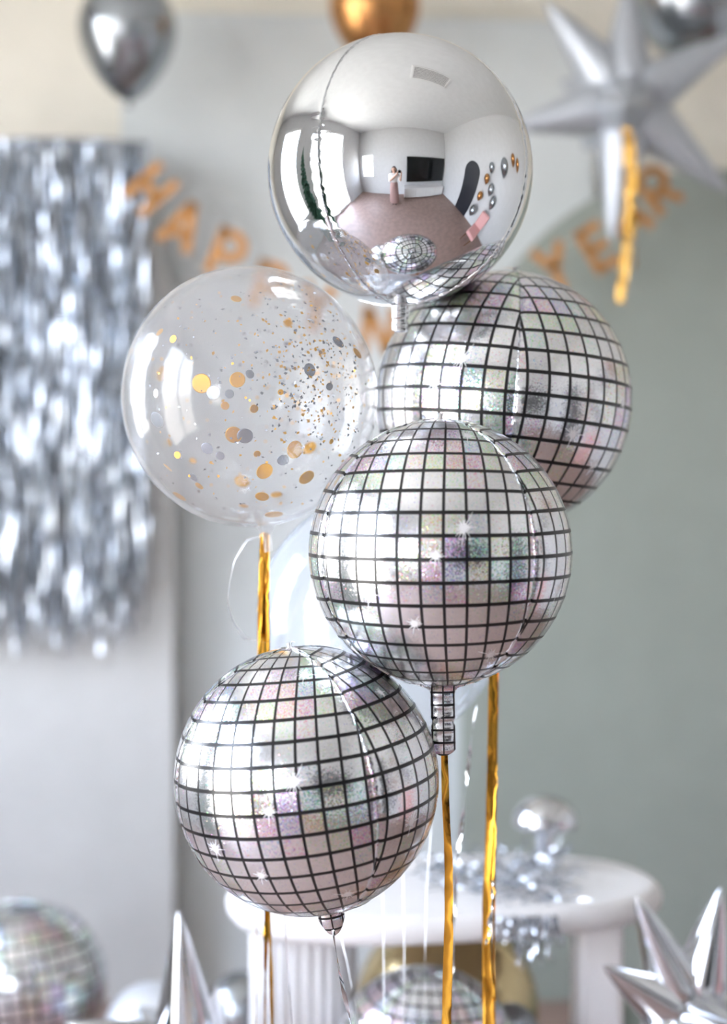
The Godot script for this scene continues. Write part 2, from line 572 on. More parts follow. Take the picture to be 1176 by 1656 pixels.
func nets(b: MB, lo: Vector3, hi: Vector3, cell: float, bones: Array, k: float) -> void:
	# bones: [a, b, ra, rb, colour]; smooth union meshed as surface nets
	var nx := int((hi.x - lo.x) / cell) + 2
	var ny := int((hi.y - lo.y) / cell) + 2
	var nz := int((hi.z - lo.z) / cell) + 2
	var F3 := PackedFloat32Array()
	F3.resize(nx * ny * nz)
	F3.fill(1.0)
	for q: Array in bones:
		var rr: float = maxf(q[2], q[3]) + k + cell * 2.0
		var l: Vector3 = (q[0].min(q[1]) - Vector3.ONE * rr - lo) / cell
		var g: Vector3 = (q[0].max(q[1]) + Vector3.ONE * rr - lo) / cell
		for z in range(maxi(0, int(l.z)), mini(nz, int(g.z) + 1)):
			for y in range(maxi(0, int(l.y)), mini(ny, int(g.y) + 1)):
				for x in range(maxi(0, int(l.x)), mini(nx, int(g.x) + 1)):
					var i := (z * ny + y) * nx + x
					var d := cap_dist(lo + Vector3(x, y, z) * cell, q[0], q[1], q[2], q[3])
					var f := F3[i]
					var h := maxf(k - absf(f - d), 0.0) / k
					F3[i] = minf(f, d) - h * h * k * 0.25
	var vid := {}
	var pts := PackedVector3Array()
	var step := [1, nx, nx * ny]
	for z in nz - 1:
		for y in ny - 1:
			for x in nx - 1:
				var i := (z * ny + y) * nx + x
				var acc := Vector3.ZERO
				var cnt := 0
				var s0 := F3[i] < 0.0
				var mixed := false
				for c in 8:
					if (F3[i + (c & 1) + ((c >> 1) & 1) * nx + (c >> 2) * nx * ny] < 0.0) != s0:
						mixed = true
						break
				if not mixed: continue
				for c in 8:
					for ax in 3:
						if c & (1 << ax): continue
						var c2 := c | (1 << ax)
						var fa := F3[i + (c & 1) + ((c >> 1) & 1) * nx + (c >> 2) * nx * ny]
						var fb := F3[i + (c2 & 1) + ((c2 >> 1) & 1) * nx + (c2 >> 2) * nx * ny]
						if (fa < 0.0) == (fb < 0.0): continue
						var t := fa / (fa - fb)
						var pa := Vector3(c & 1, (c >> 1) & 1, c >> 2)
						var pb := Vector3(c2 & 1, (c2 >> 1) & 1, c2 >> 2)
						acc += pa.lerp(pb, t)
						cnt += 1
				vid[i] = pts.size()
				pts.append(lo + (Vector3(x, y, z) + acc / cnt) * cell)
	var nrm := PackedVector3Array()
	nrm.resize(pts.size())
	var tri := PackedInt32Array()
	for z in range(1, nz - 1):
		for y in range(1, ny - 1):
			for x in range(1, nx - 1):
				var i := (z * ny + y) * nx + x
				var s0 := F3[i] < 0.0
				for ax in 3:
					if s0 == (F3[i + step[ax]] < 0.0): continue
					var u: int = step[(ax + 1) % 3]
					var w: int = step[(ax + 2) % 3]
					if not (vid.has(i) and vid.has(i - u) and vid.has(i - w) and vid.has(i - u - w)): continue
					var a: int = vid[i - u - w]
					var e: int = vid[i - w]
					var d: int = vid[i]
					var f: int = vid[i - u]
					if s0: tri.append_array(PackedInt32Array([a, d, e, a, f, d]))
					else: tri.append_array(PackedInt32Array([a, e, d, a, d, f]))
	for j in range(0, tri.size(), 3):
		var fn := (pts[tri[j + 2]] - pts[tri[j]]).cross(pts[tri[j + 1]] - pts[tri[j]])
		for c in 3: nrm[tri[j + c]] += fn
	var base := b.v.size()
	for j in pts.size():
		var best := 9.0
		var col := Color.WHITE
		for q: Array in bones:
			var d := cap_dist(pts[j], q[0], q[1], q[2], q[3])
			if d < best:
				best = d
				col = q[4]
		b.v.append(pts[j])
		b.n.append(nrm[j].normalized())
		b.uv.append(Vector2.ZERO)
		b.c.append(col)
	for j in tri: b.ix.append(base + j)


func make_person() -> void:
	var skin := Color(0.55, 0.34, 0.25)
	var hair := Color(0.035, 0.022, 0.016)
	var top := Color(0.74, 0.70, 0.68)
	var skirt := Color(0.36, 0.22, 0.20)
	var shoe := Color(0.05, 0.045, 0.045)
	var o := Vector3(-0.24, 0.0, 0.27)
	var t := thing("person", "person in pale top and long dusty rose skirt, holding a camera", "person", o)
	var b := MB.new()
	var V := func(x: float, y: float, z: float) -> Vector3: return Vector3(x, y, z)
	var bones := [
		[V.call(0.0, 0.93, 0), V.call(0, 1.02, 0), 0.135, 0.115, skirt],
		[V.call(0.05, 0.16, 0.0), V.call(0.03, 0.92, 0), 0.165, 0.125, skirt],
		[V.call(-0.05, 0.16, 0.0), V.call(-0.03, 0.92, 0), 0.165, 0.125, skirt],
		[V.call(0, 1.04, 0), V.call(0, 1.2, 0.0), 0.115, 0.125, top],
		[V.call(-0.07, 1.25, 0), V.call(0.07, 1.25, 0), 0.115, 0.115, top],
		[V.call(-0.13, 1.29, 0), V.call(0.13, 1.29, 0), 0.055, 0.055, top],
		[V.call(0, 1.3, 0), V.call(0.005, 1.4, -0.01), 0.048, 0.045, skin],
		[V.call(0.17, 1.28, 0), V.call(0.25, 1.1, -0.09), 0.05, 0.042, top],
		[V.call(0.25, 1.1, -0.09), V.call(0.29, 1.36, -0.18), 0.04, 0.028, skin],
		[V.call(-0.17, 1.28, 0), V.call(-0.15, 1.09, -0.13), 0.05, 0.042, top],
		[V.call(-0.15, 1.09, -0.13), V.call(0.14, 1.36, -0.19), 0.04, 0.028, skin],
		[V.call(0.06, 0.03, -0.02), V.call(0.065, 0.03, -0.14), 0.036, 0.03, shoe],
		[V.call(-0.06, 0.03, -0.02), V.call(-0.065, 0.03, -0.14), 0.036, 0.03, shoe],
		[V.call(0.06, 0.05, 0.0), V.call(0.055, 0.3, 0.0), 0.035, 0.05, skin],
		[V.call(-0.06, 0.05, 0.0), V.call(-0.055, 0.3, 0.0), 0.035, 0.05, skin],
	]
	nets(b, Vector3(-0.32, -0.01, -0.3), Vector3(0.4, 1.42, 0.25), 0.016, bones, 0.035)
	var head := [
		[V.call(0.005, 1.455, -0.012), V.call(0.005, 1.51, 0.0), 0.062, 0.082, skin],
		[V.call(0.005, 1.40, -0.01), V.call(0.005, 1.46, -0.02), 0.045, 0.055, skin],
		[V.call(0.005, 1.47, -0.085), V.call(0.005, 1.50, -0.078), 0.012, 0.008, skin],
		[V.call(-0.02, 1.435, -0.072), V.call(0.03, 1.435, -0.072), 0.008, 0.008, Color(0.42, 0.16, 0.14)],
		[V.call(-0.025, 1.503, -0.078), V.call(-0.02, 1.503, -0.078), 0.009, 0.009, Color(0.06, 0.04, 0.03)],
		[V.call(0.03, 1.503, -0.078), V.call(0.035, 1.503, -0.078), 0.009, 0.009, Color(0.06, 0.04, 0.03)],
		[V.call(-0.08, 1.48, 0.0), V.call(-0.08, 1.5, 0.005), 0.014, 0.016, skin],
		[V.call(0.09, 1.48, 0.0), V.call(0.09, 1.5, 0.005), 0.014, 0.016, skin],
		[V.call(0.005, 1.54, 0.015), V.call(0.005, 1.5, 0.035), 0.078, 0.085, hair],
		[V.call(-0.06, 1.5, 0.03), V.call(-0.075, 1.27, 0.045), 0.045, 0.035, hair],
		[V.call(0.07, 1.5, 0.03), V.call(0.085, 1.27, 0.045), 0.045, 0.035, hair],
		[V.call(0.005, 1.48, 0.07), V.call(0.005, 1.25, 0.085), 0.055, 0.045, hair],
	]
	nets(b, Vector3(-0.15, 1.2, -0.12), Vector3(0.16, 1.66, 0.17), 0.007, head, 0.012)
	for s: Array in [[V.call(0.29, 1.36, -0.18), 1.0], [V.call(0.14, 1.36, -0.19), -1.0]]:
		var w: Vector3 = s[0]
		var side: float = s[1]
		var up := Vector3(-0.08 * side, 1.0, -0.15).normalized()
		var out := Vector3(side, 0.0, 0.0)
		var fwd := Vector3(0, 0, -1)
		var hand := [[w, w + up * 0.06, 0.026, 0.03, skin]]
		for k in 4:
			var root := w + up * (0.075 - 0.004 * absf(k - 1.2)) + fwd * (k - 1.5) * 0.019
			var len := [0.034, 0.04, 0.037, 0.029]
			var mid: Vector3 = root + up * len[k] + out * -0.006
			hand.append([root, mid, 0.0095, 0.009, skin])
			hand.append([mid, mid + up * 0.012 - out * len[k] * 0.75, 0.009, 0.0075, skin])
		var tb := w + up * 0.03 - fwd * 0.03
		hand.append([tb, tb + up * 0.025 - fwd * 0.016, 0.012, 0.0105, skin])
		hand.append([tb + up * 0.025 - fwd * 0.016, tb + up * 0.05 - fwd * 0.014 - out * 0.012, 0.0105, 0.009, skin])
		nets(b, w - Vector3(0.09, 0.05, 0.09), w + Vector3(0.09, 0.16, 0.09), 0.006, hand, 0.006)
	var m := mat(Color.WHITE, 0.7)
	m.vertex_color_use_as_albedo = true
	part("body", b.done(), m, t)
	var cam := thing("camera", "black camera held up by the person, mirrored in the silver balloon", "camera", Vector3(-0.02, 1.45, 0.075))
	var cb := MB.new()
	cb.box(Vector3.ZERO, Vector3(0.135, 0.09, 0.05), 0.012)
	cb.box(Vector3(0, 0.052, 0), Vector3(0.05, 0.03, 0.045), 0.01)
	part("body", cb.done(), mat(Color(0.06, 0.06, 0.065), 0.45), cam)
	var lb := MB.new()
	lb.lathe([Vector2(0.001, 0.0), Vector2(0.033, 0.0), Vector2(0.034, 0.015), Vector2(0.037, 0.018), Vector2(0.037, 0.034), Vector2(0.03, 0.036), Vector2(0.026, 0.03), Vector2(0.001, 0.029)], 28, Vector3(0.02, 0, -0.02), Basis(Vector3.RIGHT, -PI / 2))
	part("lens", lb.done(), mat(Color(0.04, 0.04, 0.045), 0.2), cam)


# ---------------------------------------------------------------- everything
func _ready() -> void:
	# camera
	var cam := Camera3D.new()
	cam.name = "camera_view"
	var ca := CameraAttributesPhysical.new()
	ca.frustum_focal_length = 57.2
	ca.frustum_focus_distance = 2.24
	ca.exposure_aperture = 1.5
	ca.frustum_near = 0.01
	ca.frustum_far = 100.0
	add_child(cam)
	cam.attributes = ca
	cam.fov = 34.04
	cam.near = 0.01
	cam.far = 100.0
	cam.position = Vector3(0, EYE, 0)
	cam.current = true
	# sky and exposure
	var env := Environment.new()
	var sm := ProceduralSkyMaterial.new()
	sm.sky_top_color = Color(0.82, 0.89, 1.0)
	sm.sky_horizon_color = Color(0.97, 0.98, 1.0)
	sm.ground_bottom_color = Color(0.72, 0.71, 0.69)
	sm.ground_horizon_color = Color(0.88, 0.87, 0.86)
	sm.sky_curve = 0.3
	sm.energy_multiplier = 1.0
	var sky := Sky.new()
	sky.sky_material = sm
	env.background_mode = Environment.BG_SKY
	env.sky = sky
	env.background_energy_multiplier = 13.0
	env.tonemap_mode = Environment.TONE_MAPPER_LINEAR
	env.tonemap_exposure = 1.6
	env.sdfgi_enabled = true
	env.ssao_enabled = true
	env.ssil_enabled = true
	var we := WorldEnvironment.new()
	we.name = "world"
	we.environment = env
	add_child(we)

	make_materials()
	make_room()
	make_backdrop()
	make_table()
	make_cluster()
	make_wall_balloons()
	make_tinsel()
	make_banner()
	make_floor_balloons()
	make_ribbons()
	make_far_side()
	make_person()


func make_materials() -> void:
	M.cream = painted(Color(0.95, 0.93, 0.885))
	M.wall = painted(Color(0.82, 0.82, 0.82))
	M.ceiling = painted(Color(0.92, 0.925, 0.92))
	M.panel = painted(Color(0.86, 0.88, 0.885), 0.7)
	M.arch_light = painted(Color(0.82, 0.82, 0.815), 0.7)
	M.arch_dark = painted(Color(0.61, 0.64, 0.61), 0.7)
	M.floor = painted(Color(0.62, 0.52, 0.48), 0.45, 0.12)
	M.white = painted(Color(0.93, 0.92, 0.92), 0.5, 0.02)
	M.trim = painted(Color(0.92, 0.92, 0.91), 0.5, 0.02)
	M.glass = clear(Color(0.95, 0.97, 1.0), 0.03, 0.0)
	M.silver = mat(Color(0.91, 0.92, 0.93), 0.035, 1.0)
	M.lip = mat(Color(0.93, 0.94, 0.95), 0.15, 1.0)
	M.satin = mat(Color(0.74, 0.76, 0.79), 0.45, 0.6)
	M.mirror = mat(Color(0.86, 0.87, 0.89), 0.12, 1.0)
	M.chrome = mat(Color(0.66, 0.68, 0.70), 0.22, 0.95)
	M.bronze = mat(Color(0.77, 0.56, 0.35), 0.25, 0.9)
	M.champagne = mat(Color(0.80, 0.72, 0.55), 0.22, 0.9)
	M.pearl = mat(Color(0.86, 0.87, 0.89), 0.3, 0.3)
	M.gold = mat(Color(0.84, 0.63, 0.24), 0.17, 1.0)
	M.streamer = mat(Color(0.64, 0.49, 0.23), 0.28, 0.9)
	M.gold_flake = mat(Color(0.86, 0.63, 0.16), 0.28, 0.75)
	M.silver_flake = mat(Color(0.62, 0.65, 0.70), 0.25, 0.8)
	M.tinsel = mat(Color(0.73, 0.755, 0.79), 0.18, 0.95)
	M.ribbon = mat(Color(0.84, 0.86, 0.88), 0.12, 1.0)
	M.string = mat(Color(0.90, 0.91, 0.92), 0.4)
	M.curl = clear(Color(0.97, 0.98, 1.0), 0.3, 0.05)
	M.copper = mat(Color(0.86, 0.64, 0.38), 0.55, 0.2)
	M.copper.albedo_texture = noise_tex(0.25, Color(0.75, 0.7, 0.65), Color(1, 1, 1), 256, 11)
	M.copper.uv1_triplanar = true
	M.copper.uv1_scale = Vector3(1.2, 1.2, 1.2)
	M.bubble = clear(Color(0.74, 0.74, 0.75), 0.25, 0.1)
	M.bubble_blue = clear(Color(0.86, 0.91, 0.97), 0.26, 0.04)
	var tex := disco_textures()
	var dm := ORMMaterial3D.new()
	dm.albedo_texture = tex[0]
	dm.orm_texture = tex[1]
	dm.normal_enabled = true
	dm.normal_texture = tex[2]
	dm.normal_scale = 0.8
	M.disco = dm


func make_room() -> void:
	var x0 := -2.4
	var x1 := 2.6
	var z0 := -5.2
	var z1 := 1.1
	var top := 3.5
	var th := 0.15
	var b := MB.new()
	b.box(Vector3((x0 + x1) / 2, -th / 2, (z0 + z1) / 2), Vector3(x1 - x0 + 2 * th, th, z1 - z0 + 2 * th))
	struct("floor", b.done(), M.floor, "dusty brown floor of the room")
	b = MB.new()
	b.box(Vector3((x0 + x1) / 2, top + th / 2, (z0 + z1) / 2), Vector3(x1 - x0 + 2 * th, th, z1 - z0 + 2 * th))
	struct("ceiling", b.done(), M.ceiling, "plain white ceiling")
	b = MB.new()
	b.box(Vector3((x0 + x1) / 2, top / 2, z0 - th / 2), Vector3(x1 - x0 + 2 * th, top, th))
	struct("wall_back", b.done(), M.cream, "cream wall behind the grey backdrop panels")
	b = MB.new()
	b.box(Vector3(x1 + th / 2, top / 2, (z0 + z1) / 2), Vector3(th, top, z1 - z0))
	struct("wall_right", b.done(), M.wall, "pale grey wall on the right of the room")
	# left wall with two tall glazed doors
	var doors := [[-3.95, -2.7, 0.8], [-1.95, -0.2, 0.0]]
	var dh := 3.1
	b = MB.new()
	var zs := [z0, doors[0][0], doors[0][1], doors[1][0], doors[1][1], z1]
	for k in range(0, 6, 2):
		b.box(Vector3(x0 - th / 2, top / 2, (zs[k] + zs[k + 1]) / 2), Vector3(th, top, zs[k + 1] - zs[k]))
	for d: Array in doors:
		b.box(Vector3(x0 - th / 2, (dh + top) / 2, (d[0] + d[1]) / 2), Vector3(th, top - dh, d[1] - d[0]))
		if d[2] > 0.0: b.box(Vector3(x0 - th / 2, d[2] / 2, (d[0] + d[1]) / 2), Vector3(th, d[2], d[1] - d[0]))
	struct("wall_left", b.done(), M.wall, "pale wall on the left with a window and a glazed door")
	var n := 1
	for d: Array in doors:
		var w := Node3D.new()
		w.name = "window_%d" % n
		add_child(w)
		w.set_meta("kind", "structure")
		w.set_meta("label", ["wide window nearer the backdrop", "tall glazed door nearer the camera"][n - 1])
		w.set_meta("category", "window")
		var f := MB.new()
		var zc: float = (d[0] + d[1]) / 2
		var zw: float = d[1] - d[0]
		var sl: float = d[2]
		for s: float in [-1.0, 0.0, 1.0]:
			f.box(Vector3(x0 - 0.07, (dh + sl) / 2, zc + s * (zw / 2 - 0.035)), Vector3(0.07, dh - sl, 0.07), 0.006)
		f.box(Vector3(x0 - 0.07, dh - 0.035, zc), Vector3(0.068, 0.07, zw - 0.14), 0.006)
		f.box(Vector3(x0 - 0.07, sl + 0.05, zc), Vector3(0.068, 0.1, zw - 0.14), 0.006)
		part("window_frame", f.done(), M.trim, w)
		for s: float in [-1.0, 1.0]:
			var g := MB.new()
			g.box(Vector3(x0 - 0.07, (dh + sl) / 2 + 0.015, zc + s * (zw / 4 - 0.0175)), Vector3(0.006, dh - sl - 0.18, zw / 2 - 0.11))
			part("pane", g.done(), M.glass, w)
		n += 1
	# the wall behind the photographer, with a small window
	var wx := [-2.2, -1.45]
	var wy := [0.95, 2.15]
	b = MB.new()
	b.box(Vector3((x0 + wx[0]) / 2, top / 2, z1 + th / 2), Vector3(wx[0] - x0, top, th))
	b.box(Vector3((wx[1] + x1) / 2, top / 2, z1 + th / 2), Vector3(x1 - wx[1], top, th))
	b.box(Vector3((wx[0] + wx[1]) / 2, wy[0] / 2, z1 + th / 2), Vector3(wx[1] - wx[0], wy[0], th))
	b.box(Vector3((wx[0] + wx[1]) / 2, (wy[1] + top) / 2, z1 + th / 2), Vector3(wx[1] - wx[0], top - wy[1], th))
	struct("wall_front", b.done(), M.wall, "pale grey wall behind the photographer")
	var w3 := Node3D.new()
	w3.name = "window_3"
	add_child(w3)
	w3.set_meta("kind", "structure")
	w3.set_meta("label", "small window in the wall behind the photographer")
	w3.set_meta("category", "window")
	var f3 := MB.new()
	for s: float in [-1.0, 1.0]:
		f3.box(Vector3((wx[0] + wx[1]) / 2 + s * 0.35, 1.55, z1 + 0.07), Vector3(0.05, 1.2, 0.06), 0.005)
		f3.box(Vector3((wx[0] + wx[1]) / 2, 1.55 + s * 0.575, z1 + 0.07), Vector3(0.65, 0.05, 0.058), 0.005)
	part("window_frame", f3.done(), M.trim, w3)
	var g3 := MB.new()
	g3.box(Vector3((wx[0] + wx[1]) / 2, 1.55, z1 + 0.07), Vector3(0.65, 1.1, 0.006))
	part("pane", g3.done(), M.glass, w3)
	b = MB.new()
	b.box(Vector3((x0 + x1) / 2, 0.05, z0 + 0.008), Vector3(x1 - x0, 0.1, 0.016), 0.004)
	struct("baseboard_back", b.done(), M.trim, "low white skirting along the back wall")
	# ceiling vent over the balloons
	var v := thing("ceiling_vent", "white slatted ceiling vent, mirrored in the top of the silver balloon", "vent", Vector3(0.6, top, -1.95))
	v.scale = Vector3(1.6, 1.0, 1.6)
	var vb := MB.new()
	for s: float in [-1.0, 1.0]:
		vb.box(Vector3(0, -0.01, s * 0.12), Vector3(0.46, 0.02, 0.03), 0.004)
		vb.box(Vector3(s * 0.215, -0.01, 0), Vector3(0.03, 0.02, 0.21), 0.004)
	part("frame", vb.done(), M.trim, v)
	vb = MB.new()
	vb.box(Vector3(0, -0.002, 0), Vector3(0.4, 0.004, 0.21))
	part("backing", vb.done(), mat(Color(0.25, 0.25, 0.26), 0.8), v)
	var sl := MB.new()
	sl.box(Vector3.ZERO, Vector3(0.4, 0.004, 0.022), 0.001, Basis(Vector3.RIGHT, 0.6))
	var sl_mesh := sl.done()
	for k in 7:
		part("slat", sl_mesh, M.trim, v, Transform3D(Basis.IDENTITY, Vector3(0, -0.013, (k - 3) * 0.029)))


func arch_outline(cx: float, w: float, spring: float, n := 48) -> PackedVector2Array:
	var o := PackedVector2Array([Vector2(cx - w, 0.0), Vector2(cx + w, 0.0)])
	for k in n + 1:
		var a := PI * k / n
		o.append(Vector2(cx + cos(a) * w, spring + sin(a) * w))
	return o


func make_backdrop() -> void:
	# tall pale grey board against the wall
	var d := 5.12
	var tl := at(198, 22, d)
	var tr := at(960, 36, d)
	var b := MB.new()
	var ol := PackedVector2Array([Vector2(tl.x, 0), Vector2(tr.x, 0)])
	for k in 13:
		var a := k / 12.0 * PI / 2
		ol.append(Vector2(tr.x - 0.13 * (1.0 - cos(a)), tr.y - 0.34 * (1.0 - sin(a))))
	ol.append(Vector2(tl.x, tl.y))
	b.prism(ol, -0.03, 0.03, Vector3(0, 0.0, -d), Basis.IDENTITY, 0.004)
	single("backdrop_board", b.done(), M.panel, "tall pale grey backdrop board in the middle, standing against the cream wall", "backdrop")
	# dark grey arch on the right
	d = 4.98
	var c := at(1150, 680, d)
	b = MB.new()
	b.prism(arch_outline(c.x, 405.0 / F * d, c.y), -0.025, 0.025, Vector3(0, 0, -d), Basis.IDENTITY, 0.004)
	single("backdrop_arch", b.done(), M.arch_dark, "darker grey arched backdrop board on the right, behind the starburst balloon", "backdrop")
	# pale arch on the left, under the tinsel
	c = at(-7, 525, d)
	b = MB.new()
	b.prism(arch_outline(c.x, 290.0 / F * d, c.y), -0.025, 0.025, Vector3(0, 0, -d), Basis.IDENTITY, 0.004)
	single("backdrop_arch", b.done(), M.arch_light, "pale arched backdrop board on the left, hung with the tinsel curtain", "backdrop")


func make_table() -> void:
	var ty := 0.705
	var cx := 0.165
	var cz := -3.36
	var t := thing("side_table", "low white table with a thick rounded oval top and one fluted leg", "table", Vector3(cx, 0, cz))
	var rot := Basis(Vector3.UP, deg_to_rad(14.0))
	# the top: a stadium-like outline with a rounded rim
	var prof := [Vector2(0.03, -0.055), Vector2(0.012, -0.052), Vector2(0.002, -0.04), Vector2(0.0, -0.026), Vector2(0.003, -0.012), Vector2(0.012, -0.002), Vector2(0.026, 0.0)]
	var P := PackedVector3Array()
	var nu := 97
	var outl := func(a: float, inset: float, y: float) -> Vector3:
		var ca := cos(a)
		var sa := sin(a)
		var p := Vector3(signf(ca) * pow(absf(ca), 0.8) * (0.44 - inset), y, signf(sa) * pow(absf(sa), 0.8) * (0.275 - inset))
		return rot * p + Vector3(0, ty, 0)
	for q: Vector2 in prof:
		for i in nu: P.append(outl.call(-TAU * i / (nu - 1), q.x, q.y))
	var b := MB.new()
	b.grid(P, PackedVector2Array(), nu, prof.size(), true)
	for i in nu - 1:
		for q: Array in [[prof[6], Vector3.UP], [prof[0], Vector3.DOWN]]:
			b.poly([Vector3(0, ty + q[0].y, 0), outl.call(-TAU * i / (nu - 1), q[0].x, q[0].y), outl.call(-TAU * (i + 1) / (nu - 1), q[0].x, q[0].y)], q[1])
	part("tabletop", b.done(), M.white, t)
	# fluted leg on the left: convex ribs round a drum
	var leg := Vector3((490.0 - 588.0) / F * 3.27 - cx, 0, -3.28 - cz)
	P = PackedVector3Array()
	var nv := 2
	var ribs := 26
	var ns := ribs * 8 + 1
	for y: float in [0.0, ty - 0.056]:
		for i in ns:
			var a := TAU * i / (ns - 1)
			var r := 0.097 + 0.008 * absf(sin(a * ribs * 0.5))
			P.append(leg + Vector3(r * sin(a), y, r * cos(a)))
	b = MB.new()
	b.grid(P, PackedVector2Array(), ns, nv, true)
	part("fluted_leg", b.done(), M.white, t)
	# flat leg on the right
	b = MB.new()
	b.box(Vector3((965.0 - 588.0) / F * 3.33 - cx, (ty - 0.055) / 2, -3.33 - cz), Vector3(0.088, ty - 0.055, 0.15), 0.012)
	part("leg", b.done(), M.white, t)

	# mushroom lamp
	var base := at(882, 1402, 3.51)
	base.y = ty
	var ml := thing("mushroom_lamp", "small mirror silver mushroom lamp on the white table", "lamp", base)
	b = MB.new()
	b.lathe([Vector2(0.002, 0.0), Vector2(0.034, 0.0), Vector2(0.034, 0.005), Vector2(0.024, 0.012), Vector2(0.02, 0.03), Vector2(0.0195, 0.06), Vector2(0.022, 0.09)], 32)
	part("stem", b.done(), M.mirror, ml)
	b = MB.new()
	var cp := [Vector2(0.002, 0.09), Vector2(0.05, 0.082), Vector2(0.062, 0.083), Vector2(0.068, 0.089)]
	for k in 13:
		var a := k / 12.0 * PI / 2
		cp.append(Vector2(maxf(0.0685 * cos(a), 0.001), 0.094 + 0.058 * sin(a)))
	b.lathe(cp, 40)
	part("cap", b.done(), M.mirror, ml)

	# silver tinsel garland heaped on the table and hanging over its front edge
	var g := thing("tinsel_garland", "heap of silver tinsel lying on the white table and trailing over its edge", "garland", Vector3(0, ty, 0))
	rng.seed = 77
	b = MB.new()
	for k in 300:
		var px := rng.randf_range(690, 915)
		var py := rng.randf_range(1395, 1462) if px > 760 else rng.randf_range(1408, 1436)
		var p := at(px, py, 2016.0 / (py - 828.0))
		p.y = rng.randf_range(0.003, 0.022 + 0.02 * rng.randf())
		bend_strip(b, p, Vector3(rng.randfn(), 0.15 * rng.randfn(), rng.randfn()).normalized(), rng.randf_range(0.03, 0.09), 0.004, 7, 0.003)
	for k in 70:
		var px := rng.randf_range(795, 900)
		var p := at(px, 1474, 2016.0 / 646.0)
		p.z += 0.012 + rng.randf() * 0.02
		p.y = -0.004
		bend_strip(b, p, Vector3(0.16 * rng.randfn(), -1.0, 0.08 * rng.randfn()).normalized(), rng.randf_range(0.03, 0.1) * (0.6 if px < 830 else 1.0), 0.004, 9, -1.0)
	var gm := part("strands", b.done(), M.tinsel, g)
	gm.set_meta("kind", "stuff")


func bend_strip(b: MB, p: Vector3, dir: Vector3, L: float, w: float, n: int, low: float) -> void:
	var path := []
	var sides := []
	var d := dir
	var a := rng.randf() * TAU
	for j in n + 1:
		path.append(p)
		a += rng.randfn() * 0.5
		var s := d.cross(Vector3(0.31, 0.45, 0.83)).normalized()
		sides.append(s.rotated(d, a))
		d = (d + Vector3(rng.randfn(), rng.randfn() * 0.5, rng.randfn()) * 0.25).normalized()
		if low < 0.0: d = (d + Vector3.DOWN * 0.3).normalized()
		p += d * L / n
		if low > 0.0 and p.y < low: p.y = low
	b.facets(path, w, sides)


func make_cluster() -> void:
	var disc := {"front": gore(FRONT_GORE, 0.003, 3), "side": gore(SIDE_GORE, 0.003, 4), "seam": seam_mesh(5)}
	var plain := {"front": gore(FRONT_GORE, 0.003, 13, 0.006), "side": gore(SIDE_GORE, 0.003, 14, 0.006), "seam": seam_mesh(15)}
	M.disc_parts = disc
	M.plain_parts = plain
	# plain silver
	var d := 2.42
	var t := thing("silver_orb_balloon", "plain mirror silver round foil balloon at the top of the cluster", "balloon", at(647, 277, d))
	var R := 214.0 / F * d
	foil_ball(t, R, turned(15, 0, 0), M.silver, M.lip, plain)
	part("tail", tail_mesh(R, 0.024, 0.045, 0.4), M.silver, t)
	# back disco
	d = 2.56
	t = thing("disco_ball_balloon", "round foil balloon printed as a mirror ball, farthest right, touching the plain silver one", "balloon", at(814, 648, d), "mirror ball balloons of the cluster")
	R = 207.0 / F * d
	var bs := turned(52.6, 0, -5)
	foil_ball(t, R, bs, M.disco, M.lip, disc)
	part("tip", tip_mesh(R), M.disco, t, Transform3D(turned(0, 0, -5), Vector3.ZERO))
	part("tail", tail_mesh(R, 0.03, 0.07, 0.4), M.disco, t, Transform3D(turned(0, 0, -5), Vector3.ZERO))
	# middle disco
	d = 2.25
	t = thing("disco_ball_balloon", "round foil balloon printed as a mirror ball in the middle, with a long hanging tail", "balloon", at(712, 893, d), "mirror ball balloons of the cluster")
	R = 213.0 / F * d
	foil_ball(t, R, turned(-11, 1.5, 0.5), M.disco, M.lip, disc)
	part("tip", tip_mesh(R), M.disco, t)
	part("tail", tail_mesh(R, 0.033, 0.099, 0.46), M.disco, t, Transform3D(turned(0, 0, 1), Vector3.ZERO))
	# lowest disco
	t = thing("disco_ball_balloon", "round foil balloon printed as a mirror ball, lowest of the cluster, with a stubby tail", "balloon", at(496, 1261, d), "mirror ball balloons of the cluster")
	R = 214.0 / F * d
	bs = turned(-20, 4, 7)
	foil_ball(t, R, bs, M.disco, M.lip, disc)
	part("tip", tip_mesh(R), M.disco, t, Transform3D(turned(0, 4, 7), Vector3.ZERO))
	part("tail", tail_mesh(R, 0.036, 0.042, 0.0), M.disco, t, Transform3D(turned(0, 4, 10), Vector3.ZERO))

	# clear bubble behind the middle one
	d = 2.66
	bubble("clear_balloon", "clear bluish bubble balloon half hidden behind the middle mirror ball balloon", at(615, 1000, d), 200.0 / F * d, M.bubble_blue)
	# confetti balloon
	d = 2.42
	var C := at(404, 642, d)
	R = 207.0 / F * d
	t = bubble("confetti_balloon", "clear bubble balloon sprinkled with gold and silver confetti", C, R, M.bubble, 7.0)
	confetti(t, C, R)


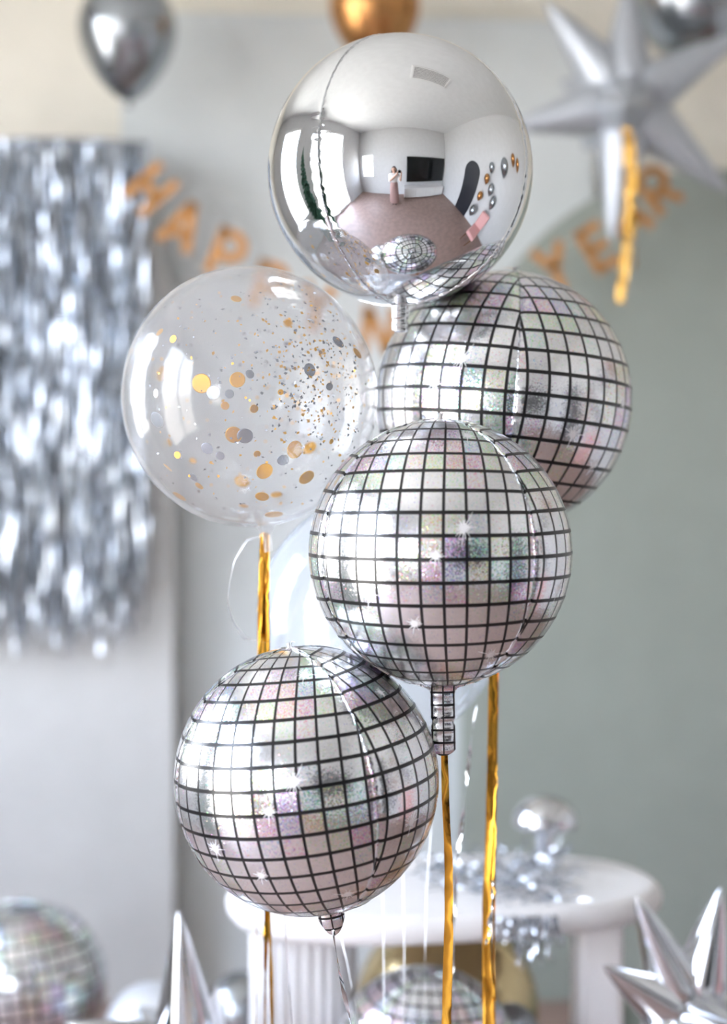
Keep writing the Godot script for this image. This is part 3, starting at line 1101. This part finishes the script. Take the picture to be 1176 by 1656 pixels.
func bubble(called: String, label: String, where: Vector3, R: float, m: Material, roll := 0.0) -> Node3D:
	var t := thing(called, label, "balloon", where)
	var prof := [Vector2(0.006, -R * 1.03 - 0.035), Vector2(0.0065, -R * 1.03 - 0.012), Vector2(0.014, -R * 1.02)]
	for k in range(4, 60):
		var a := k / 60.0 * PI
		prof.append(Vector2(R * sin(a), -R * 1.02 * cos(a)))
	prof.append(Vector2(0.001, R * 1.02))
	var b := MB.new()
	b.lathe(prof, 120)
	var fn := FastNoiseLite.new()
	fn.seed = 31
	fn.frequency = 1.0
	for k in b.v.size():
		var p := b.v[k]
		var q := p / R
		var e := 0.0035 * smoothstep(-1.0, -0.8, q.y)
		b.v[k] = p * (1.0 + e * fn.get_noise_3dv(q * 2.4) + e * 0.25 * fn.get_noise_3dv(q * 7.0))
		var g := Vector3.ZERO
		for ax in 3:
			var st := Vector3.ZERO
			st[ax] = 0.01
			g[ax] = (e * (fn.get_noise_3dv((q + st) * 2.4) - fn.get_noise_3dv((q - st) * 2.4)) + e * 0.25 * (fn.get_noise_3dv((q + st) * 7.0) - fn.get_noise_3dv((q - st) * 7.0))) / 0.02
		b.n[k] = (b.n[k] - (g - q.normalized() * g.dot(q.normalized()))).normalized()
	part("skin", b.done(), m, t, Transform3D(turned(0, 0, roll), Vector3.ZERO))
	return t


func confetti(t: Node3D, C: Vector3, R: float) -> void:
	rng.seed = 21
	var eye := Vector3(0, EYE, 0)
	var disc := MB.new()
	disc.lathe([Vector2(0.0001, -0.02), Vector2(0.9, -0.02), Vector2(1.0, 0.0), Vector2(0.9, 0.02), Vector2(0.0001, 0.02)], 18)
	var disc_mesh := disc.done()
	var gold := [[262, 604, 27], [326, 620, 30], [384, 614, 24], [466, 522, 15], [578, 571, 20], [378, 703, 26], [477, 727, 28], [501, 724, 25], [392, 778, 27], [428, 762, 27], [496, 772, 27], [424, 803, 22], [447, 800, 20], [290, 803, 24], [271, 756, 18], [274, 715, 14], [287, 736, 12], [280, 548, 13], [258, 537, 14], [251, 505, 18], [312, 745, 13], [443, 832, 30], [394, 818, 16], [382, 483, 17], [364, 656, 13], [411, 661, 13], [416, 734, 11], [231, 575, 13], [322, 786, 15], [519, 570, 9], [454, 634, 9], [536, 714, 9]]
	var silver := [[501, 598, 21], [345, 635, 21], [254, 679, 26], [252, 636, 14], [404, 605, 14], [313, 772, 16], [458, 744, 19], [396, 705, 25], [547, 553, 22], [371, 637, 14], [463, 556, 9], [533, 625, 12], [335, 725, 20], [356, 737, 14]]
	for set in 2:
		for q: Array in (gold if set == 0 else silver):
			var ray := (at(q[0], q[1], 2.42) - eye).normalized()
			var oc := eye - C
			var bq := oc.dot(ray)
			var disc2 := bq * bq - (oc.length_squared() - pow(R * 0.975, 2.0))
			if disc2 <= 0.0: continue
			var front := rng.randf() < 0.8
			var p := eye + ray * (-bq - sqrt(disc2) if front else -bq + sqrt(disc2)) - C
			var up := (p.normalized() + Vector3(rng.randfn(), rng.randfn(), rng.randfn()) * 0.16).normalized()
			var sx := up.cross(Vector3(0.2, 0.9, 0.4)).normalized()
			var r: float = q[2] * 0.5 / F * 2.42
			part("confetti_disc", disc_mesh, M.gold_flake if set == 0 else M.silver_flake, t, Transform3D(Basis(sx * r, up * r, sx.cross(up) * r), p))
	for set in 2:
		var b := MB.new()
		for k in (620 if set == 0 else 620):
			var px: float
			var py: float
			if rng.randf() < 0.6:
				px = rng.randfn(515, 52)
				py = rng.randfn(600, 75)
			else:
				px = rng.randf_range(205, 605)
				py = rng.randf_range(440, 840)
			var ray := (at(px, py, 2.42) - eye).normalized()
			var oc := eye - C
			var bq := oc.dot(ray)
			var disc2 := bq * bq - (oc.length_squared() - pow(R * 0.982, 2.0))
			if disc2 <= 0.0: continue
			var p := eye + ray * (-bq - sqrt(disc2) if rng.randf() < 0.75 else -bq + sqrt(disc2)) - C
			var up := (p.normalized() + Vector3(rng.randfn(), rng.randfn(), rng.randfn()) * 0.25).normalized()
			var sx := up.cross(Vector3(rng.randfn(), rng.randfn(), rng.randfn())).normalized()
			var sy := sx.cross(up)
			var r := rng.randf_range(0.0012, 0.0036)
			var e := rng.randf_range(0.4, 1.0)
			b.poly([p + sx * r, p + sy * r * e, p - sx * r * 0.8, p - sy * r * e * 0.7], up)
		var o := part("gold_flakes" if set == 0 else "silver_flakes", b.done(), M.gold_flake if set == 0 else M.silver_flake, t)
		o.set_meta("kind", "stuff")


func make_wall_balloons() -> void:
	var d := 4.75
	latex_balloon("latex_balloon", "chrome silver teardrop balloon hanging at top left over the tinsel curtain", M.chrome, at(206, 45, d), 80.0 / F * d, turned(0, 8, 0), "balloons along the top of the backdrop", 1.45)
	latex_balloon("latex_balloon", "bronze balloon peeking out above the plain silver balloon", M.bronze, at(606, 8, d), 74.0 / F * d, turned(0, 0, 0), "balloons along the top of the backdrop")
	latex_balloon("latex_balloon", "dark chrome balloon in the top right corner behind the starburst", M.chrome, at(1128, -2, d), 100.0 / F * d, turned(0, 70, 20), "balloons along the top of the backdrop")
	d = 4.55
	var u := d / F
	var dirs := []
	for q: Array in [[-130, -166, 0.0], [3, -205, 10.0], [196, -118, 10.0], [168, 144, 0.0], [-26, 226, 20.0], [-200, 42, 10.0], [-29, 46, 190.0], [90, -60, -130.0], [-90, -70, -130.0], [-50, 40, -150.0], [70, 25, -150.0]]:
		dirs.append(Vector3(q[0], -q[1], q[2]) * u)
	star_balloon("satin grey starburst balloon with long cones at top right", at(1012, 168, d), dirs, 52.0 * u, M.satin)
	# mirrored only: balloons on the right-hand wall
	var g := "balloons on the right-hand wall"
	var spots := [[2.42, 1.98, -2.0, 0.13, 0], [2.38, 1.66, -1.85, 0.13, 1], [2.36, 2.1, -2.62, 0.2, 0], [2.42, 2.35, -3.15, 0.13, 1], [2.42, 2.3, -3.5, 0.13, 1], [2.4, 1.45, -2.15, 0.15, 0], [2.38, 1.2, -2.45, 0.17, 0], [2.4, 1.12, -1.75, 0.13, 1], [2.38, 0.62, -1.75, 0.18, 0]]
	var lab := ["small silver balloon on the right wall, topmost near the camera", "bronze balloon on the right wall under the small silver one", "largest silver balloon on the right wall", "bronze balloon high on the right wall, nearer the camera of two", "bronze balloon high on the right wall, nearest the backdrop", "silver balloon at the middle of the right wall cluster", "silver balloon low in the right wall cluster", "lowest bronze balloon on the right wall", "silver balloon at the foot of the right wall cluster"]
	for k in spots.size():
		var s: Array = spots[k]
		latex_balloon("latex_balloon", lab[k], M.bronze if s[4] else M.chrome, Vector3(s[0], s[1], s[2]), s[3], turned(0, 0, 0), g, 1.25)


func make_tinsel() -> void:
	var d := 4.86
	rng.seed = 99
	var t := thing("tinsel_curtain", "shimmering silver tinsel curtain hanging on the left arch", "curtain", Vector3(0, 0, 0))
	var b := MB.new()
	var path := []
	for k in 25:
		var px := lerpf(-150, 238, k / 24.0)
		path.append(at(px, 228 + pow((px - 80) / 160.0, 2.0) * 8.0, d + 0.02))
	b.tube(path, [0.012], 8)
	part("header", b.done(), M.tinsel, t)
	b = MB.new()
	for k in 330:
		var px := rng.randf_range(-150, 238)
		var dd := d + rng.randf_range(-0.05, 0.03)
		var top := at(px, 224 + pow((px - 80) / 160.0, 2.0) * 8.0, dd)
		var bottom := at(px, rng.randf_range(940, 1065) - maxf(0.0, px - 170) * 0.7, dd)
		var n := 30
		var pp := []
		var ss := []
		var a := rng.randf() * TAU
		var sway := rng.randf_range(-0.012, 0.012)
		var ph := rng.randf() * TAU
		for j in n + 1:
			var s := j / float(n)
			var q := top.lerp(bottom, s)
			q.x += sway * sin(s * 5.0 + ph)
			q.z += 0.01 * sin(s * 9.0 + ph * 2.0)
			pp.append(q)
			a += rng.randfn() * 0.6
			ss.append(Vector3(cos(a), rng.randfn() * 0.12, sin(a)))
		b.facets(pp, rng.randf_range(0.005, 0.009), ss)
	var o := part("strands", b.done(), M.tinsel, t)
	o.set_meta("kind", "stuff")


func make_banner() -> void:
	var d := 4.74
	var t := thing("letter_banner", "copper glitter letter banner reading HAPPY NEW YEAR", "banner", Vector3.ZERO)
	var S := {
		"H": [[Vector2(-0.25, -0.5), Vector2(-0.25, 0.5)], [Vector2(0.25, -0.5), Vector2(0.25, 0.5)], [Vector2(-0.25, 0), Vector2(0.25, 0)]],
		"A": [[Vector2(-0.31, -0.5), Vector2(0.0, 0.48)], [Vector2(0.31, -0.5), Vector2(0.0, 0.48)], [Vector2(-0.2, -0.2), Vector2(0.2, -0.2)]],
		"P": [[Vector2(-0.24, -0.5), Vector2(-0.24, 0.5)], [Vector2(-0.24, 0.4)] + arc(0.02, 0.16, 0.24, 0.24, 90, -90) + [Vector2(-0.24, -0.08)]],
		"R": [[Vector2(-0.24, -0.5), Vector2(-0.24, 0.5)], [Vector2(-0.24, 0.4)] + arc(0.02, 0.16, 0.24, 0.24, 90, -90) + [Vector2(-0.24, -0.08)], [Vector2(0.0, -0.08), Vector2(0.28, -0.5)]],
		"Y": [[Vector2(-0.3, 0.48), Vector2(0.0, -0.02)], [Vector2(0.3, 0.48), Vector2(0.0, -0.02)], [Vector2(0.0, 0.04), Vector2(0.0, -0.5)]],
		"N": [[Vector2(-0.26, -0.5), Vector2(-0.26, 0.5)], [Vector2(0.26, -0.5), Vector2(0.26, 0.5)], [Vector2(-0.24, 0.44), Vector2(0.24, -0.44)]],
		"E": [[Vector2(-0.22, -0.5), Vector2(-0.22, 0.5)], [Vector2(-0.22, 0.4), Vector2(0.26, 0.4)], [Vector2(-0.22, 0), Vector2(0.2, 0)], [Vector2(-0.22, -0.4), Vector2(0.26, -0.4)]],
		"W": [[Vector2(-0.42, 0.48), Vector2(-0.2, -0.46)], [Vector2(-0.2, -0.46), Vector2(0.0, 0.3)], [Vector2(0.0, 0.3), Vector2(0.2, -0.46)], [Vector2(0.2, -0.46), Vector2(0.42, 0.48)]],
	}
	var spots := [["H", 243, 306, 49], ["A", 296, 362, 26], ["P", 368, 410, 22], ["P", 437, 462, 15], ["Y", 512, 497, 10], ["N", 612, 536, 6], ["E", 706, 522, -4], ["W", 800, 486, -15], ["Y", 897, 434, -22], ["E", 968, 399, -31], ["A", 1014, 346, -33], ["R", 1063, 304, -39]]
	var hgt := 80.0 / F * d
	var tops := [at(214, 235, 5.09)]
	for q: Array in spots:
		var bs := Basis(Vector3.BACK, -deg_to_rad(q[3]))
		stroke_letter(S[q[0]], M.copper, t, "letter_" + q[0].to_lower(), Transform3D(bs.scaled_local(Vector3(hgt, hgt, 0.13)), at(q[1], q[2], d)))
		tops.append(at(q[1], q[2], d) + bs * Vector3(0, hgt * 0.36, -0.004))
	tops.append(at(1128, 284, 4.955))
	var cv := Curve3D.new()
	for k in tops.size():
		var tg: Vector3 = (tops[mini(k + 1, tops.size() - 1)] - tops[maxi(k - 1, 0)]) * 0.16
		cv.add_point(tops[k], -tg, tg)
	var path := []
	for k in 90: path.append(cv.sample_baked(cv.get_baked_length() * k / 89.0))
	var b := MB.new()
	b.tube(path, [0.0009], 6)
	part("string", b.done(), M.string, t)


func make_floor_balloons() -> void:
	# mirror ball balloon, lower left
	var disc: Dictionary = M.disc_parts
	var d := 3.9
	var t := thing("disco_ball_balloon", "blurred mirror ball balloon standing low in the bottom left corner", "balloon", at(40, 1590, d), "mirror ball balloons on the floor")
	foil_ball(t, 132.0 / F * d, turned(20, 0, 6), M.disco, M.lip, disc)
	# mirror ball under the table
	d = 3.1
	t = thing("disco_ball_balloon", "mirror ball balloon half cut off by the bottom edge, in front of the table", "balloon", at(688, 1722, d), "mirror ball balloons on the floor")
	foil_ball(t, 155.0 / F * d, turned(10, 6, -4), M.disco, M.lip, disc)
	# champagne orb under the table
	d = 3.62
	t = thing("champagne_orb_balloon", "champagne gold round foil balloon under the white table", "balloon", at(722, 1628, d))
	foil_ball(t, 148.0 / F * d, turned(30, 0, 0), M.champagne, M.champagne, M.plain_parts)
	# starbursts
	d = 3.05
	var u := d / F
	var dirs := []
	for q: Array in [[-12, -246, 30.0], [-190, -78, 60.0], [40, -90, -100.0], [90, -70, 150.0], [-100, -40, -150.0], [110, 60, 60.0], [-120, 120, 140.0], [120, 170, 60.0], [0, 90, 210.0]]:
		dirs.append(Vector3(q[0], -q[1], q[2]) * u)
	star_balloon("mirror silver starburst balloon at bottom left with one cone pointing straight up", at(304, 1714, d), dirs, 60.0 * u, M.mirror, "starburst balloons on the floor")
	dirs = []
	for q: Array in [[-96, -212, 40.0], [44, -220, 20.0], [-150, -104, 60.0], [160, -60, 60.0], [-60, 60, 190.0], [60, -40, 210.0], [-60, 120, -100.0], [130, 150, -60.0], [-150, 60, 120.0], [20, 200, 40.0]]:
		dirs.append(Vector3(q[0], -q[1], q[2]) * u)
	star_balloon("mirror silver starburst balloon at bottom right beside the flat table leg", at(1118, 1650, d), dirs, 60.0 * u, M.mirror, "starburst balloons on the floor")
	# small round balloons round the starburst
	latex_balloon("latex_balloon", "pearl white balloon behind the left starburst balloon", M.pearl, at(246, 1668, 3.75), 78.0 / F * 3.75, turned(0, 0, 30), "small balloons on the floor", 1.2)
	latex_balloon("latex_balloon", "silver balloon between the left starburst and the fluted table leg", M.chrome, at(392, 1634, 3.75), 62.0 / F * 3.75, turned(0, 0, -30), "small balloons on the floor", 1.2)
	latex_balloon("latex_balloon", "chrome silver balloon beside the floor mirror ball, near the gold ribbons", M.chrome, at(826, 1668, 3.3), 45.0 / F * 3.3, turned(0, 0, -40), "small balloons on the floor", 1.2)
	latex_balloon("latex_balloon", "grey green balloon behind the flat table leg and right starburst", mat(Color(0.62, 0.67, 0.64), 0.3, 0.5), at(1030, 1655, 3.8), 80.0 / F * 3.8, turned(0, 0, 10), "small balloons on the floor", 1.2)


func make_ribbons() -> void:
	var g := "gold foil ribbons"
	var px := 0.00083
	ribbon("gold_ribbon", "broad gold foil ribbon hanging from the confetti balloon", "ribbon", [[429, 862, 2.46, 0.6], [425, 960, 2.5], [426, 1100, 2.55], [434, 1300, 2.57, 0.7], [431, 1480, 2.57, 0.6], [428, 1700, 2.57, 0.6], [430, 2300, 2.57, 0.6]], 20 * px, M.gold, 0.3, 0.05, 1, g)
	ribbon("gold_ribbon", "thin gold ribbon strand leftmost of three before the fluted leg", "ribbon", [[424, 864, 2.465, 0.8], [420, 1000, 2.51], [418, 1300, 2.58], [415, 1480, 2.58], [414, 1700, 2.58], [412, 2300, 2.58]], 10 * px, M.gold, 0.4, 0.06, 2, g)
	ribbon("gold_ribbon", "thin gold ribbon strand rightmost of three before the fluted leg", "ribbon", [[432, 864, 2.455, 0.8], [433, 1000, 2.49], [437, 1300, 2.56], [436, 1480, 2.56], [441, 1700, 2.56], [445, 2300, 2.56]], 9 * px, M.gold, 0.6, 0.06, 3, g)
	ribbon("gold_ribbon", "gold foil ribbon tied to the long tail of the middle mirror ball", "ribbon", [[719, 1220, 2.25, 0.6], [721, 1300, 2.25, 0.75], [726, 1400, 2.26, 0.95], [726, 1500, 2.27, 1.1], [722, 1660, 2.29, 1.2], [718, 2200, 2.3, 1.2]], 19 * px, M.gold, 0.1, 0.06, 4, g)
	ribbon("gold_ribbon", "gold foil ribbon hanging from behind the middle mirror ball, on the right", "ribbon", [[799, 1060, 2.52, 1.0], [797, 1200, 2.52, 1.0], [794, 1320, 2.52, 0.9], [788, 1450, 2.53, 0.55], [786, 1600, 2.53, 0.7], [784, 2250, 2.53, 0.7]], 19 * px, M.gold, 0.15, 0.05, 5, g)
	ribbon("gold_ribbon", "second thinner gold strand beside the rightmost gold ribbon", "ribbon", [[800, 1070, 2.515, 0.8], [802, 1250, 2.51, 0.8], [799, 1400, 2.52, 1.0], [799, 1500, 2.52, 1.0], [800, 1700, 2.53, 1.0], [800, 2250, 2.53, 1.0]], 9 * px, M.gold, 0.3, 0.08, 6, g)
	ribbon("gold_ribbon", "short broad gold strip knotted on low, beside the rightmost gold ribbon", "ribbon", [[787, 1526, 2.5, 0.8], [789, 1560, 2.5, 1.2], [792, 1640, 2.5, 1.1], [794, 2200, 2.5, 1.0]], 15 * px, M.gold, 0.2, 0.05, 7, g)
	var s := "silver ribbons and strings"
	ribbon("silver_ribbon", "twisted silver ribbon knotted between the rightmost gold strands", "ribbon", [[797, 1425, 2.51, 0.8], [795, 1470, 2.51, 0.8], [791, 1510, 2.505, 1.1], [785, 1530, 2.5, 0.9]], 9 * px, M.ribbon, 2.5, 0.2, 8, s)
	ribbon("silver_ribbon", "twisted silver ribbon hanging from the clear bluish balloon", "ribbon", [[770, 1140, 2.6, 0.6], [762, 1200, 2.6, 1.0], [754, 1270, 2.6, 0.9], [747, 1330, 2.6, 0.6], [738, 1400, 2.6, 0.5], [728, 1700, 2.6, 0.5], [720, 2200, 2.6, 0.5]], 8 * px, M.ribbon, 5.0, 0.05, 9, s)
	ribbon("silver_ribbon", "twisted silver ribbon tied to the stubby tail of the lowest mirror ball", "ribbon", [[538, 1504, 2.23, 0.6], [546, 1555, 2.23, 1.0], [556, 1605, 2.23, 0.8], [570, 1665, 2.24, 0.8], [600, 2150, 2.3, 0.8]], 8 * px, M.ribbon, 3.0, 0.1, 10, s)
	ribbon("silver_ribbon", "pale ribbon beside the stubby tail of the lowest mirror ball", "ribbon", [[545, 1490, 2.5, 0.6], [562, 1560, 2.5, 0.8], [578, 1640, 2.5, 0.8], [640, 2200, 2.5, 0.8]], 7 * px, M.string, 1.0, 0.1, 16, s)
	ribbon("balloon_string", "thin clear string crossing the table at its left of the lowest three", "string", [[618, 1400, 2.6], [620, 1500, 2.6], [622, 1700, 2.6], [625, 2200, 2.6]], 3 * px, M.string, 0.5, 0.05, 11, s)
	ribbon("balloon_string", "thin clear string in the middle, before the white tabletop", "string", [[648, 1300, 2.6], [652, 1420, 2.6], [654, 1540, 2.6], [652, 1700, 2.6], [650, 2200, 2.6]], 3.5 * px, M.string, 0.5, 0.05, 12, s)
	ribbon("balloon_string", "thin clear string nearest the gold ribbon of the middle mirror ball", "string", [[706, 1240, 2.6], [698, 1330, 2.6], [690, 1440, 2.6], [686, 1700, 2.6], [684, 2200, 2.6]], 3 * px, M.string, 0.5, 0.05, 13, s)
	ribbon("balloon_string", "thin greyish string falling in front of the fluted table leg", "string", [[459, 1460, 2.5], [464, 1540, 2.5], [472, 1656, 2.5], [490, 2200, 2.5]], 2.5 * px, M.ribbon, 0.3, 0.05, 14, s)
	ribbon("curling_ribbon", "clear curling ribbon looping below the confetti balloon", "ribbon", [[426, 866, 2.45, 0.5], [398, 874, 2.45], [380, 905, 2.45], [371, 940, 2.45], [368, 975, 2.45], [376, 1005, 2.45], [396, 1032, 2.46], [430, 1040, 2.5, 0.5]], 7 * px, M.curl, 0.5, 0.02, 15, s)
	# starburst's own gold streamers
	ribbon("gold_ribbon", "gold streamer hanging from the satin starburst balloon, longer strand", "ribbon", [[1012, 205, 4.25, 0.8], [1018, 300, 4.25, 0.9], [1014, 400, 4.25, 0.9], [1003, 488, 4.25, 1.0]], 16 * 0.00157, M.streamer, 0.12, 0.1, 17, g)
	ribbon("gold_ribbon", "gold streamer hanging from the satin starburst balloon, shorter strand", "ribbon", [[1020, 215, 4.24, 0.8], [1024, 300, 4.24, 0.9], [1026, 380, 4.24, 1.0], [1026, 432, 4.24, 1.0]], 14 * 0.00157, M.streamer, 0.15, 0.1, 18, g)


func make_far_side() -> void:
	# things behind and beside the camera that the foil mirrors
	var tv := thing("television", "large dark television on the wall behind the photographer", "television", Vector3(1.42, 1.36, 1.06))
	var b := MB.new()
	b.box(Vector3.ZERO, Vector3(2.2, 1.25, 0.05), 0.008)
	part("frame", b.done(), mat(Color(0.05, 0.05, 0.055), 0.4), tv)
	b = MB.new()
	b.box(Vector3(0, 0, -0.024), Vector3(2.16, 1.21, 0.006), 0.001)
	part("screen", b.done(), mat(Color(0.04, 0.05, 0.05), 0.15), tv)
	var co := thing("media_console", "long white media console under the television", "cabinet", Vector3(1.3, 0, 0.86))
	b = MB.new()
	b.box(Vector3(0, 0.3, 0), Vector3(2.2, 0.5, 0.42), 0.01)
	part("body", b.done(), M.white, co)
	for k in 4:
		b = MB.new()
		b.box(Vector3(-0.81 + k * 0.54, 0.3, -0.217), Vector3(0.52, 0.44, 0.016), 0.004)
		part("door", b.done(), M.trim, co)
		b = MB.new()
		b.box(Vector3(-0.95 + k * 0.633, 0.025, 0.0), Vector3(0.05, 0.05, 0.3), 0.006)
		part("foot", b.done(), M.white, co)
	b = MB.new()
	b.prism(arch_outline(0.0, 0.42, 1.62), -0.01, 0.02, Vector3(2.6, 0.0, -1.0), Basis(Vector3.UP, -PI / 2))
	struct("door_1", b.done(), mat(Color(0.13, 0.14, 0.17), 0.35), "dark arched doorway in the right-hand wall")
	var ch := thing("chair", "low pink upholstered chair by the right-hand wall", "chair", Vector3(2.0, 0, -2.45))
	var pink := mat(Color(0.82, 0.62, 0.61), 0.8)
	b = MB.new()
	b.box(Vector3(0, 0.4, 0), Vector3(0.52, 0.12, 0.52), 0.04)
	part("seat", b.done(), pink, ch)
	b = MB.new()
	b.box(Vector3(0.25, 0.66, 0), Vector3(0.1, 0.46, 0.5), 0.04, Basis(Vector3.BACK, -0.12))
	part("backrest", b.done(), pink, ch)
	for k in 4:
		b = MB.new()
		b.lathe([Vector2(0.012, 0.0), Vector2(0.02, 0.34)], 10, Vector3(0.2 * (1 if k % 2 else -1), 0, 0.2 * (1 if k > 1 else -1)))
		part("leg", b.done(), M.gold, ch)
	var tr := thing("christmas_tree", "tall narrow green tree standing between the glazed doors, mirrored in the silver balloon", "tree", Vector3(-1.85, 0, -2.35))
	b = MB.new()
	b.lathe([Vector2(0.2, 0.0), Vector2(0.2, 0.02), Vector2(0.03, 0.05), Vector2(0.028, 0.3), Vector2(0.02, 2.2)], 12)
	part("trunk", b.done(), mat(Color(0.30, 0.22, 0.16), 0.8), tr)
	b = MB.new()
	rng.seed = 4
	for k in 26:
		var y := 0.25 + 2.0 * k / 26.0
		var r := 0.42 * (1.0 - k / 26.0) + 0.05
		var n := 10 + int(r * 40)
		for i in n:
			var a := TAU * (i + rng.randf()) / n
			var dir := Vector3(sin(a), -0.22 + rng.randf() * 0.2, cos(a))
			var tip := Vector3(0, y + rng.randf() * 0.06, 0) + dir * r * rng.randf_range(0.75, 1.0)
			b.tube([Vector3(0, y + 0.05, 0), Vector3(0, y + 0.03, 0).lerp(tip, 0.55), tip], [0.012, 0.035, 0.002], 5)
	b.tube([Vector3(0, 2.1, 0), Vector3(0, 2.3, 0), Vector3(0, 2.42, 0)], [0.05, 0.025, 0.003], 6)
	part("branches", b.done(), mat(Color(0.20, 0.36, 0.28), 0.8), tr)
